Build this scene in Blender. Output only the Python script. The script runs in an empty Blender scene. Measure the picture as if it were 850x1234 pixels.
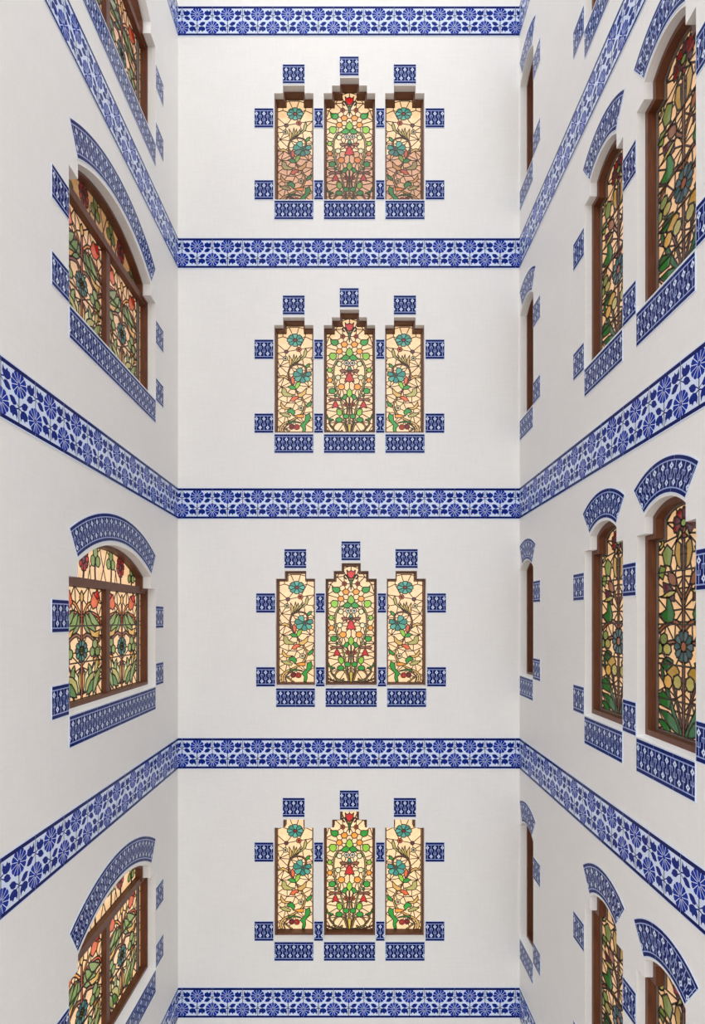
import bpy, math, random
from mathutils import Vector
from mathutils.geometry import delaunay_2d_cdt
random.seed(7)
PI = math.pi
S = 1 / 84.0            # one drawing unit in metres
D = 674.0               # end wall distance from the camera, units
XL, XR = -211.5, 200.5  # left and right wall faces
EYE = 640 * S           # camera height
H_TOP, H_BOT = 1120.0, -640.0
Y_NEAR = 20.0
sc = bpy.context.scene
C = sc.collection

# ------------------------------------------------------------------ camera, world, light
cam = bpy.data.objects.new('camera', bpy.data.cameras.new('camera'))
C.objects.link(cam)
cam.location = (0, 0, EYE)
cam.rotation_euler = (PI / 2, 0, 0)
cam.data.sensor_fit = 'HORIZONTAL'
cam.data.sensor_width = 36
cam.data.lens = 36 * D / 850
cam.data.shift_x = -1.0 / 850
cam.data.shift_y = 129.5 / 850
cam.data.clip_start = 0.05
sc.camera = cam

SKY = 1.42
world = bpy.data.worlds.new('world')
sc.world = world
world.use_nodes = True
wn = world.node_tree.nodes
bg = wn['Background']
bg.inputs[0].default_value = (0.93, 0.96, 1.0, 1)
bg.inputs[1].default_value = SKY
# open sky above the horizon, dull ground below it
wt = wn.new('ShaderNodeTexCoord'); ws = wn.new('ShaderNodeSeparateXYZ'); wr = wn.new('ShaderNodeMapRange'); wm = wn.new('ShaderNodeMix')
wm.data_type = 'RGBA'
wr.inputs[1].default_value = -0.08; wr.inputs[2].default_value = 0.02
wm.inputs[6].default_value = (0.40, 0.36, 0.335, 1); wm.inputs[7].default_value = (0.95, 0.97, 1.0, 1)
wl_ = world.node_tree.links
wl_.new(wt.outputs['Generated'], ws.inputs[0]); wl_.new(ws.outputs[2], wr.inputs[0]); wl_.new(wr.outputs[0], wm.inputs[0]); wl_.new(wm.outputs[2], bg.inputs[0])

def area(name, loc, rot, sx, sy, power, col):
    l = bpy.data.lights.new(name, 'AREA')
    l.shape = 'RECTANGLE'; l.size = sx; l.size_y = sy; l.energy = power; l.color = col
    o = bpy.data.objects.new(name, l); C.objects.link(o)
    o.location = loc; o.rotation_euler = rot
    return o
area('skylight', (-1.2, 3.6, EYE + (H_TOP + 60) * S), (0, 0, 0), 2.4, 8.5, 10, (1.0, 0.985, 0.96))

vs = sc.view_settings
vs.view_transform = 'Standard'; vs.look = 'None'; vs.gamma = 1; vs.use_curve_mapping = False
vs.exposure = 0.87

# ------------------------------------------------------------------ materials
def lin(r, g, b):
    f = lambda c: (c / 255 / 12.92) if c / 255 <= 0.04045 else ((c / 255 + 0.055) / 1.055) ** 2.4
    return (f(r), f(g), f(b), 1)

def mat(name, rgb, rough=0.6, var=0.06, scale=6, bump=0.0, bscale=60, stretch=(1, 1, 1), spec=0.5):
    m = bpy.data.materials.new(name); m.use_nodes = True
    n, l = m.node_tree.nodes, m.node_tree.links
    p = n['Principled BSDF']
    p.inputs['Roughness'].default_value = rough
    p.inputs['Specular IOR Level'].default_value = spec
    c = lin(*rgb)
    tc = n.new('ShaderNodeTexCoord'); mp = n.new('ShaderNodeMapping')
    mp.inputs['Scale'].default_value = stretch
    l.new(tc.outputs['Object'], mp.inputs[0])
    nz = n.new('ShaderNodeTexNoise'); nz.inputs['Scale'].default_value = scale
    nz.inputs['Detail'].default_value = 6
    l.new(mp.outputs[0], nz.inputs['Vector'])
    r = n.new('ShaderNodeValToRGB')
    r.color_ramp.elements[0].position = 0.3; r.color_ramp.elements[1].position = 0.7
    r.color_ramp.elements[0].color = tuple(x * (1 - var) for x in c[:3]) + (1,)
    r.color_ramp.elements[1].color = tuple(min(1, x * (1 + var)) for x in c[:3]) + (1,)
    l.new(nz.outputs['Fac'], r.inputs[0]); l.new(r.outputs[0], p.inputs['Base Color'])
    if bump:
        nb = n.new('ShaderNodeTexNoise'); nb.inputs['Scale'].default_value = bscale; nb.inputs['Detail'].default_value = 8
        l.new(mp.outputs[0], nb.inputs['Vector'])
        b = n.new('ShaderNodeBump'); b.inputs['Strength'].default_value = bump; b.inputs['Distance'].default_value = 0.01
        l.new(nb.outputs['Fac'], b.inputs['Height']); l.new(b.outputs[0], p.inputs['Normal'])
    return m

def plaster_mat():
    # stucco rolled on in broad soft patches, with faint trowel streaks both ways
    m = mat('plaster', (233, 231, 228), 0.55, 0.012, 2.2, 0.25, 38)
    n, l = m.node_tree.nodes, m.node_tree.links
    p = n['Principled BSDF']
    src = p.inputs['Base Color'].links[0].from_socket
    tc = n['Texture Coordinate']
    prev = src
    for st in ((3, 3, 26), (26, 26, 3)):
        mp = n.new('ShaderNodeMapping'); mp.inputs['Scale'].default_value = st
        l.new(tc.outputs['Object'], mp.inputs[0])
        z = n.new('ShaderNodeTexNoise'); z.inputs['Scale'].default_value = 1.3; z.inputs['Detail'].default_value = 5
        l.new(mp.outputs[0], z.inputs['Vector'])
        rr = n.new('ShaderNodeMapRange'); rr.inputs[1].default_value = 0.3; rr.inputs[2].default_value = 0.7
        rr.inputs[3].default_value = 0.97; rr.inputs[4].default_value = 1.0
        l.new(z.outputs['Fac'], rr.inputs[0])
        mx = n.new('ShaderNodeMix'); mx.data_type = 'RGBA'; mx.blend_type = 'MULTIPLY'; mx.inputs[0].default_value = 1
        l.new(prev, mx.inputs[6]); l.new(rr.outputs[0], mx.inputs[7]); prev = mx.outputs[2]
    l.new(prev, p.inputs['Base Color'])
    return m
M_PLASTER = plaster_mat()
M_SILL = mat('white_sill', (244, 244, 242), 0.4, 0.02, 5)
M_WOOD = mat('brown_wood', (98, 54, 32), 0.42, 0.3, 5, 0.15, 30, (14, 14, 1.2))
M_LEAD = mat('lead', (58, 46, 36), 0.5, 0.15, 20)
M_METAL = mat('grey_edging', (112, 100, 92), 0.5, 0.1, 20)
M_TW = mat('tile_white_glaze', (206, 218, 240), 0.16, 0.03, 9, spec=0.09)
M_TN = mat('tile_navy_glaze', (13, 26, 92), 0.16, 0.12, 9, spec=0.09)
M_TB = mat('tile_blue_glaze', (14, 48, 150), 0.16, 0.25, 14, spec=0.09)
M_TL = mat('tile_lavender_glaze', (150, 166, 212), 0.16, 0.04, 9, spec=0.09)
M_STEM = mat('tile_stem_glaze', (52, 58, 72), 0.16, 0.05, 9, spec=0.09)
M_FLOOR = mat('stone_floor', (205, 200, 192), 0.5, 0.06, 3)
M_TD = mat('tile_deep_blue_glaze', (14, 38, 122), 0.16, 0.15, 12, spec=0.09)
TILE_MATS = [M_TW, M_TN, M_TB, M_TL, M_STEM, M_TD]

def glass_mat():
    # stained glass lit from the rooms behind it: the object colour is the glass, its alpha the light behind
    m = bpy.data.materials.new('stained_glass'); m.use_nodes = True
    n, l = m.node_tree.nodes, m.node_tree.links
    p = n['Principled BSDF']
    oi = n.new('ShaderNodeObjectInfo')
    tc = n.new('ShaderNodeTexCoord')
    z = n.new('ShaderNodeTexNoise'); z.inputs['Scale'].default_value = 16; z.inputs['Detail'].default_value = 3
    l.new(tc.outputs['Object'], z.inputs['Vector'])
    rr = n.new('ShaderNodeMapRange'); rr.inputs[1].default_value = 0.3; rr.inputs[2].default_value = 0.7
    rr.inputs[3].default_value = 0.86; rr.inputs[4].default_value = 1.1
    l.new(z.outputs['Fac'], rr.inputs[0])
    mx = n.new('ShaderNodeMix'); mx.data_type = 'RGBA'; mx.blend_type = 'MULTIPLY'; mx.inputs[0].default_value = 1
    l.new(oi.outputs['Color'], mx.inputs[6]); l.new(rr.outputs[0], mx.inputs[7])
    dk = n.new('ShaderNodeMix'); dk.data_type = 'RGBA'; dk.blend_type = 'MULTIPLY'; dk.inputs[0].default_value = 1
    l.new(mx.outputs[2], dk.inputs[6]); dk.inputs[7].default_value = (0.16, 0.16, 0.16, 1)
    l.new(dk.outputs[2], p.inputs['Base Color'])
    l.new(mx.outputs[2], p.inputs['Emission Color'])
    l.new(oi.outputs['Alpha'], p.inputs['Emission Strength'])
    p.inputs['Roughness'].default_value = 0.12
    return m
M_GLASS = glass_mat()

# ------------------------------------------------------------------ object helpers
def inpoly(x, y, P):
    c = False; j = len(P) - 1
    for i in range(len(P)):
        xi, yi = P[i]; xj, yj = P[j]
        if (yi > y) != (yj > y) and x < (xj - xi) * (y - yi) / (yj - yi) + xi: c = not c
        j = i
    return c

def area2(P):
    return sum(P[i][0] * P[(i + 1) % len(P)][1] - P[(i + 1) % len(P)][0] * P[i][1] for i in range(len(P))) / 2

def inset(P, ds):
    """polygon offset inwards (counter-clockwise P); ds: a distance or one per edge"""
    n = len(P)
    if not isinstance(ds, (list, tuple)): ds = [ds] * n
    out = []
    L = []
    for i in range(n):
        (x0, y0), (x1, y1) = P[i], P[(i + 1) % n]
        dx, dy = x1 - x0, y1 - y0; q = math.hypot(dx, dy) or 1
        nx, ny = -dy / q, dx / q
        L.append((x0 + nx * ds[i], y0 + ny * ds[i], dx / q, dy / q))
    for i in range(n):
        ax, ay, adx, ady = L[i - 1]; bx, by, bdx, bdy = L[i]
        det = adx * bdy - ady * bdx
        if abs(det) < 1e-6: out.append((bx, by)); continue
        t = ((bx - ax) * bdy - (by - ay) * bdx) / det
        out.append((ax + adx * t, ay + ady * t))
    return out

def link(name, me, parent=None, loc=None, color=None):
    o = bpy.data.objects.new(name, me); C.objects.link(o)
    if parent: o.parent = parent
    if loc: o.location = [v * S for v in loc]
    if color: o.color = color
    return o

def mesh(name, verts, faces, mats, midx=None, smooth=False):
    me = bpy.data.meshes.new(name)
    me.from_pydata([(v[0] * S, v[1] * S, v[2] * S) for v in verts], [], faces)
    for m in (mats if isinstance(mats, list) else [mats]): me.materials.append(m)
    if midx: me.polygons.foreach_set('material_index', midx)
    me.update()
    return me

def plate(name, outer, holes, y0, y1, mats, back=True, midx_fn=None, extra=None):
    """a flat slab: outline in (x, z), front at y0, back at y1; extra polygons/edges constrain the front face"""
    V, E = [], []
    def ring(P):
        b = len(V); V.extend(Vector(p) for p in P)
        E.extend((b + i, b + (i + 1) % len(P)) for i in range(len(P)))
    ring(outer)
    for h in holes: ring(h)
    for e in (extra or []): ring(e)
    vo, eo, fo, _, _, _ = delaunay_2d_cdt(V, E, [], 0, 1e-4, False)
    fs, mi = [], []
    for f in fo:
        cx = sum(vo[i][0] for i in f) / len(f); cy = sum(vo[i][1] for i in f) / len(f)
        if not inpoly(cx, cy, outer) or any(inpoly(cx, cy, h) for h in holes): continue
        fs.append(tuple(f)); mi.append(midx_fn(cx, cy) if midx_fn else 0)
    edges = {}
    for f in fs:
        for i in range(3):
            a, b = f[i], f[(i + 1) % 3]
            edges[(a, b)] = True
    bd = [e for e in edges if (e[1], e[0]) not in edges]
    n = len(vo)
    verts = [(v[0], y0, v[1]) for v in vo]
    bmap = {}
    for a, b in bd:
        for q in (a, b):
            if q not in bmap: bmap[q] = len(verts); verts.append((vo[q][0], y1, vo[q][1]))
    faces = list(fs)
    for a, b in bd:
        faces.append((b, a, bmap[a], bmap[b])); mi.append(0)
    if back and not extra:
        if len(bmap) >= 3:
            full = all(i in bmap for f in fs for i in f)
            if full:
                for f in fs: faces.append((bmap[f[2]], bmap[f[1]], bmap[f[0]])); mi.append(0)
    # drop unused verts
    used = sorted({i for f in faces for i in f}); re = {u: k for k, u in enumerate(used)}
    return mesh(name, [verts[u] for u in used], [tuple(re[i] for i in f) for f in faces], mats, mi)

def box(name, x0, x1, y0, y1, z0, z1, m, bev=0.0):
    P = [(x0, z0), (x1, z0), (x1, z1), (x0, z1)]
    return plate(name, P, [], y0, y1, m)

WALLS = {'end': ((0, D, 0), 0.0), 'left': ((XL, 0, 0), PI / 2), 'right': ((XR, 0, 0), -PI / 2)}
def at(wall, a, b):
    """world place of wall coordinates a (along), b (height); on the right wall a = -distance"""
    (x, y, _), r = WALLS[wall]
    return ((x + a * math.cos(r)) * S, (y + a * math.sin(r)) * S, EYE + b * S), (0, 0, r)

def tag(o, label, cat, group=None, kind=None):
    if label: o['label'] = label
    if cat: o['category'] = cat
    if group: o['group'] = group
    if kind: o['kind'] = kind
    return o

def thing(name, wall, a, b, label, cat, group=None, kind=None):
    o = bpy.data.objects.new(name, None); C.objects.link(o)
    o.empty_display_size = 0.1
    o.location, o.rotation_euler = at(wall, a, b)
    return tag(o, label, cat, group, kind)

def px(wall, a, b):
    """where a wall point falls in the photograph (only used to leave out what it does not show)"""
    if wall == 'end': return 426 + a, 746.5 - b
    z = a if wall == 'left' else -a
    if z <= 5: return (-9999, 0)
    X = XL if wall == 'left' else XR
    return 426 + X * D / z, 746.5 - b * D / z
def seen(wall, a0, a1, b0, b1, mg=0):
    P = [px(wall, a, b) for a in (a0, a1) for b in (b0, b1)]
    xs, ys = [p[0] for p in P], [p[1] for p in P]
    return max(xs) > -mg and min(xs) < 850 + mg and max(ys) > -mg and min(ys) < 1234 + mg

# ------------------------------------------------------------------ tiles
def frieze_motifs():
    out = []
    def petals(cx, cy, R=8.3, n=12):
        out.append(([(cx + 1.5 * math.cos(t * PI / 4), cy + 1.5 * math.sin(t * PI / 4)) for t in range(8)], 2))
        for k in range(n):
            t = 2 * PI * k / n; w = 0.9 * PI / n
            pts = [(cx + 0.9 * math.cos(t), cy + 0.9 * math.sin(t))]
            for q in (-1, -0.5, 0.5, 1):
                rr = R if abs(q) < 1 else R * 0.93
                pts.append((cx + rr * math.cos(t + q * w), cy + rr * math.sin(t + q * w)))
            out.append((pts, 2))
    def leaves(cx, top):
        fl = (lambda v: v) if top else (lambda v: 37.5 - v)
        sh = [([(0.2, 11.4), (2.6, 10.6), (1.6, 8.6), (2.2, 4.9), (3.2, 6.9), (4.6, 7.3), (6.0, 5.6), (6.8, 6.9), (8.4, 7.1), (9.2, 9.6), (7.6, 11.2), (5.4, 11.9), (3.2, 11.2), (0.3, 12.2)], 5),
              ([(0.2, 12.6), (2.9, 14.2), (3.6, 12.9), (6.0, 12.6), (8.4, 14.0), (10.0, 17.0), (7.4, 17.9), (4.8, 17.3), (3.0, 15.2), (0.3, 13.3)], 5)]
        for P, m in sh:
            mx = sum(p[0] for p in P) / len(P); mv = sum(p[1] for p in P) / len(P)
            Q = [(mx + (x - mx) * 1.14, mv + (v - mv) * 1.16) for x, v in P]
            if P[0][1] > 12: Q = P
            for s in (-1, 1): out.append(([(cx + s * x, fl(v)) for x, v in Q], m))
        out.append(([(cx - 0.42, fl(3)), (cx + 0.42, fl(3)), (cx + 0.42, fl(19.2)), (cx - 0.42, fl(19.2))], 4))
    leaves(-18.25, True); leaves(18.25, True); leaves(0, False)
    petals(0, 10.6); petals(-18.25, 26.9); petals(18.25, 26.9)
    out.append(([(-30, 0.8), (30, 0.8), (30, 3.5), (-30, 3.5)], 1))
    out.append(([(-30, 34.2), (30, 34.2), (30, 36.7), (-30, 36.7)], 1))
    return out
FM = frieze_motifs()

def clip_rect(P, x0, x1, y0, y1):
    for ax, lim, sg in ((0, x0, 1), (0, x1, -1), (1, y0, 1), (1, y1, -1)):
        out = []
        for i in range(len(P)):
            a, b = P[i - 1], P[i]
            ia, ib = (a[ax] - lim) * sg >= 0, (b[ax] - lim) * sg >= 0
            if ia != ib:
                t = (lim - a[ax]) / (b[ax] - a[ax])
                out.append((a[0] + (b[0] - a[0]) * t, a[1] + (b[1] - a[1]) * t))
            if ib: out.append(b)
        P = out
        if not P: return None
    return P if len(P) >= 3 and abs(area2(P)) > 0.02 else None

_cache = {}
def motif_tile(name, motifs, u0, u1, v0, v1, warp, base=0, proud=0.45, gap=0.07):
    """glazed tile: outline u0..u1 x v0..v1 of a pattern, warp takes (u, v) to (x, z)"""
    g = gap
    nx = 5
    out_uv = [(u0 + g + (u1 - u0 - 2 * g) * i / nx, v0) for i in range(nx + 1)] + [(u1 - g - (u1 - u0 - 2 * g) * i / nx, v1) for i in range(nx + 1)]
    ms = []
    for P, m in motifs:
        if max(p[0] for p in P) < u0 or min(p[0] for p in P) > u1: continue
        q = clip_rect(P, u0 + g, u1 - g, v0, v1)
        if q: ms.append((q, m))
    def mi(x, y):
        r = base
        for P, m in ms:
            if inpoly(x, y, P): r = m
        return r
    me_uv = []
    V, E = [], []
    def ring(P):
        b = len(V); V.extend(Vector(p) for p in P)
        E.extend((b + i, b + (i + 1) % len(P)) for i in range(len(P)))
    ring(out_uv)
    for P, m in ms: ring(P)
    vo, eo, fo, _, _, _ = delaunay_2d_cdt(V, E, [], 0, 1e-3, False)
    fs, mats = [], []
    for f in fo:
        cx = sum(vo[i][0] for i in f) / 3; cy = sum(vo[i][1] for i in f) / 3
        if u0 + g <= cx <= u1 - g and v0 <= cy <= v1: fs.append(tuple(f)); mats.append(mi(cx, cy))
    W = [warp(v[0], v[1]) for v in vo]
    # orientation: front faces look to -y, so (x, z) must run clockwise when seen with x right, z up from +y: keep normals by area sign
    fx = []
    for f in fs:
        a = area2([W[i] for i in f]); fx.append(f if a > 0 else f[::-1])
    ed = {(f[i], f[(i + 1) % 3]) for f in fx for i in range(3)}
    bd = [e for e in ed if (e[1], e[0]) not in ed]
    verts = [(w[0], -proud, w[1]) for w in W]; bm_ = {}
    for a, b in bd:
        for q in (a, b):
            if q not in bm_: bm_[q] = len(verts); verts.append((W[q][0], 0.0, W[q][1]))
    faces = fx + [(b, a, bm_[a], bm_[b]) for a, b in bd]
    mats += [0] * len(bd)
    used = sorted({i for f in faces for i in f}); re = {u: k for k, u in enumerate(used)}
    return mesh(name, [verts[u] for u in used], [tuple(re[i] for i in f) for f in faces], TILE_MATS, mats)

def frieze(wall, a0, a1, btop, phase, H, label, group):
    """band of square tiles from a0 to a1, its top edge at height btop; phase: a of one upper flower"""
    t = thing('tile_frieze', wall, (a0 + a1) / 2, btop - H, label, 'tile frieze', group)
    ac = (a0 + a1) / 2
    k = math.floor((a0 - phase - 18.25) / 36.5) - 1
    while True:
        c = phase + 36.5 * k; k += 1
        lo, hi = max(a0, c - 18.25), min(a1, c + 18.25)
        if c - 18.25 >= a1: break
        if hi - lo < 1.0: continue
        if not seen(wall, lo, hi, btop - H, btop, 120): continue
        key = ('fr', round(lo - c, 1), round(hi - c, 1), H)
        if key not in _cache:
            _cache[key] = motif_tile('frieze_tile', FM, lo - c, hi - c, 0, 37.5, lambda u, v: (u, (37.5 - v) * H / 37.5))
        link('tile', _cache[key], t, (c - ac, 0, 0))
    return t

KP = 9.0
def key_motifs(umin, umax):
    """the geometric border: navy ground, pale lines, diamonds high and low by turns"""
    out = [([(umin, 0.6), (umax, 0.6), (umax, 23.4), (umin, 23.4)], 1),
           ([(umin, 3.0), (umax, 3.0), (umax, 3.8), (umin, 3.8)], 3),
           ([(umin, 20.2), (umax, 20.2), (umax, 21.0), (umin, 21.0)], 3)]
    R = lambda x0, x1, y0, y1, m=3: out.append(([(x0, y0), (x1, y0), (x1, y1), (x0, y1)], m))
    k = math.floor(umin / (KP / 2)) - 1
    while k * KP / 2 < umax + KP:
        c = k * KP / 2; top = k % 2 == 0; k += 1
        f = (lambda v: v) if top else (lambda v: 24 - v)
        R(c - 0.3, c + 0.3, *sorted((f(3.6), f(20.4))))
        R(c - 1.75, c + 1.75, *sorted((f(14.6), f(15.3))))
        R(c - 1.75, c - 1.2, *sorted((f(12.2), f(14.9))))
        R(c + 1.2, c + 1.75, *sorted((f(12.2), f(14.9))))
        out.append(([(c, f(4.4)), (c + 2.1, f(6.8)), (c, f(9.2)), (c - 2.1, f(6.8))], 0))
        out.append(([(c, f(6.0)), (c + 0.6, f(6.8)), (c, f(7.6)), (c - 0.6, f(6.8))], 1))
    return out

GROUP = {'end': 'geometric tile panels around the end wall windows', 'left': 'geometric tile panels around the left wall windows', 'right': 'geometric tile panels around the right wall windows'}
def key_panel(wall, a0, a1, b0, b1, label, name='tile_inlay'):
    if not seen(wall, a0, a1, b0, b1): return
    w, h = a1 - a0, b1 - b0
    t = thing(name, wall, (a0 + a1) / 2, b0, label, 'tile panel', GROUP[wall])
    n = max(1, round(w / 24.0)); tw = w / n
    cols = max(1, round(w / KP)); off = 0 if cols % 2 else KP / 2
    for i in range(n):
        lo, hi = -w / 2 + i * tw, -w / 2 + (i + 1) * tw
        key = ('k', round(lo + off, 1), round(hi + off, 1), i == 0, i == n - 1, round(h, 1))
        if key not in _cache:
            ms = key_motifs(lo + off - 1, hi + off + 1)
            # white rim on the outer ends
            if i == 0: ms.append(([(lo + off - 1, 0), (lo + off + 0.45, 0), (lo + off + 0.45, 24), (lo + off - 1, 24)], 0))
            if i == n - 1: ms.append(([(hi + off - 0.45, 0), (hi + off + 1, 0), (hi + off + 1, 24), (hi + off - 0.45, 24)], 0))
            _cache[key] = motif_tile('panel_tile', ms, lo + off, hi + off, 0, 24, lambda u, v, o=(lo + off), hh=h: (u - o, (24 - v) * hh / 24), gap=0.05)
        link('tile', _cache[key], t, (lo, 0, 0))
    return t

def arch_panel(wall, ac, bc, Ro, Ri, ang0, ang1, label):
    """curved panel over an arch; angles from the vertical, radians"""
    if not seen(wall, ac + Ro * math.sin(ang0), ac + Ro * math.sin(ang1), bc + Ri * math.cos(max(abs(ang0), abs(ang1))), bc + Ro): return
    t = thing('arched_tile_inlay', wall, ac, bc + Ri * math.cos(ang1), label, 'tile panel', GROUP[wall])
    zb = Ri * math.cos(ang1)
    Rm = (Ro + Ri) / 2
    L = (ang1 - ang0) * Rm; u00 = ang0 * Rm
    n = max(2, round(L / 24)); tw = L / n
    for i in range(n):
        lo, hi = u00 + i * tw, u00 + (i + 1) * tw
        key = ('arc', round(lo, 1), round(hi, 1), Ro, Ri)
        if key not in _cache:
            ms = key_motifs(lo - 1, hi + 1)
            ms = [(densify(P), m) for P, m in ms]
            if i == 0: ms.append(([(lo - 1, 0), (lo + 0.45, 0), (lo + 0.45, 24), (lo - 1, 24)], 0))
            if i == n - 1: ms.append(([(hi - 0.45, 0), (hi + 1, 0), (hi + 1, 24), (hi - 0.45, 24)], 0))
            def wp(u, v):
                th = u / Rm; r = Ro - v * (Ro - Ri) / 24
                return (r * math.sin(th), r * math.cos(th) - zb)
            _cache[key] = motif_tile('arch_tile', ms, lo, hi, 0, 24, wp, gap=0.05)
        link('tile', _cache[key], t)
    return t
def densify(P, step=3.0):
    out = []
    for i in range(len(P)):
        a, b = P[i], P[(i + 1) % len(P)]
        n = max(1, int(abs(b[0] - a[0]) / step))
        out += [(a[0] + (b[0] - a[0]) * k / n, a[1] + (b[1] - a[1]) * k / n) for k in range(n)]
    return out

# ------------------------------------------------------------------ stained glass
CREAM = (250, 207, 158); TEAL = (45, 128, 112); TEAL2 = (78, 158, 138); DTEAL = (26, 84, 92); RED = (196, 30, 28); DRED = (132, 24, 30)
GREEN = (38, 142, 44); LGREEN = (132, 186, 52); DGREEN = (30, 96, 46); ORANGE = (236, 150, 50); ORED = (214, 96, 48); OLIVE = (172, 164, 92)
TAN = (214, 166, 84); PALE = (216, 212, 164); BROWN = (140, 82, 52); WHITE = (238, 236, 226); PINK = (222, 140, 112); PLUM = (84, 38, 52); SAGE = (128, 146, 84)
YEL = (208, 172, 60); MOSS = (124, 150, 74); FERN = (74, 116, 52); OCHRE = (178, 140, 50); SLATE = (70, 104, 118); LEAFG = (34, 108, 42)

class Design:
    def __init__(s): s.m, s.leads, s.pts, s.bars = [], [], [], []
    def poly(s, P, col, pt=True):
        s.m.append((P, col))
        if pt: s.pts.append((sum(p[0] for p in P) / len(P), sum(p[1] for p in P) / len(P)))
    def blob(s, x, y, rx, ry=None, col=GREEN, n=9, rot=0.2):
        ry = ry or rx
        s.poly([(x + rx * math.cos(rot + 2 * PI * k / n), y + ry * math.sin(rot + 2 * PI * k / n)) for k in range(n)], col)
    def ring(s, x, y, r, col, c2, ry=None):
        ry = ry or r
        s.blob(x, y, r, ry, col); s.m.append(([(x + 0.42 * r * math.cos(PI * k / 3), y + 0.42 * ry * math.sin(PI * k / 3)) for k in range(6)], c2))
    def leaf(s, x0, y0, x1, y1, w, col, bend=0.0):
        dx, dy = x1 - x0, y1 - y0; q = math.hypot(dx, dy); nx, ny = -dy / q, dx / q
        f = [(0, 0), (0.18, 0.62), (0.42, 1), (0.7, 0.78), (1, 0)]
        A = [(x0 + dx * t + nx * (w * k / 2 + bend * math.sin(PI * t)), y0 + dy * t + ny * (w * k / 2 + bend * math.sin(PI * t))) for t, k in f]
        B = [(x0 + dx * t + nx * (-w * k / 2 + bend * math.sin(PI * t)), y0 + dy * t + ny * (-w * k / 2 + bend * math.sin(PI * t))) for t, k in f[-2:0:-1]]
        s.poly(A + B, col)
    def ribbon(s, pts, w, col, w2=None, sub=4):
        w2 = w if w2 is None else w2
        P = smooth(pts, sub); n = len(P); A, B = [], []
        for i, p in enumerate(P):
            a, b = P[max(0, i - 1)], P[min(n - 1, i + 1)]
            dx, dy = b[0] - a[0], b[1] - a[1]; q = math.hypot(dx, dy) or 1
            ww = (w + (w2 - w) * i / (n - 1)) / 2
            A.append((p[0] - dy / q * ww, p[1] + dx / q * ww)); B.append((p[0] + dy / q * ww, p[1] - dx / q * ww))
        s.m.append((A + B[::-1], col))
        for p in pts[1:-1]: s.pts.append(p)
    def flower(s, x, y, rx, ry, n, cols, cc, rc=0.25):
        for k in range(n):
            t0, t1 = 2 * PI * (k - 0.5) / n, 2 * PI * (k + 0.5) / n
            P = [(x, y)]
            for q, r in ((0, 0.84), (0.25, 1), (0.75, 1), (1, 0.84)):
                t = t0 + (t1 - t0) * q; P.append((x + rx * r * math.cos(t), y + ry * r * math.sin(t)))
            s.poly(P, cols[k % len(cols)], pt=False)
        s.pts.append((x, y))
        s.m.append(([(x + rx * rc * math.cos(PI * k / 4), y + ry * rc * math.sin(PI * k / 4)) for k in range(8)], cc))
    def mirror(s, fn, xc):
        """run fn for this side and again mirrored about xc"""
        n, q, e = len(s.m), len(s.pts), len(s.leads)
        fn()
        for P, c in list(s.m[n:]): s.m.append(([(2 * xc - x, y) for x, y in P], c))
        s.pts += [(2 * xc - x, y) for x, y in s.pts[q:]]
        s.leads += [[(2 * xc - x, y) for x, y in L] for L in s.leads[e:]]

def smooth(pts, sub):
    out = []
    for i in range(len(pts) - 1):
        p0, p1, p2, p3 = pts[max(0, i - 1)], pts[i], pts[i + 1], pts[min(len(pts) - 1, i + 2)]
        for k in range(sub):
            t = k / sub
            out.append(tuple(0.5 * (2 * p1[j] + (-p0[j] + p2[j]) * t + (2 * p0[j] - 5 * p1[j] + 4 * p2[j] - p3[j]) * t * t + (-p0[j] + 3 * p1[j] - 3 * p2[j] + p3[j]) * t ** 3) for j in (0, 1)))
    out.append(pts[-1])
    return out

def web(pts, keep=1.0, maxlen=1e9):
    """Gabriel graph of the points: the leads that tie motif to motif"""
    out = []
    for i in range(len(pts)):
        for j in range(i + 1, len(pts)):
            a, b = pts[i], pts[j]
            L = math.hypot(a[0] - b[0], a[1] - b[1])
            if L > maxlen or L < 1e-3: continue
            mx, my, r2 = (a[0] + b[0]) / 2, (a[1] + b[1]) / 2, (L / 2) ** 2 * keep
            if all(k in (i, j) or (p[0] - mx) ** 2 + (p[1] - my) ** 2 >= r2 for k, p in enumerate(pts)): out.append([a, b])
    return out

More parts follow.
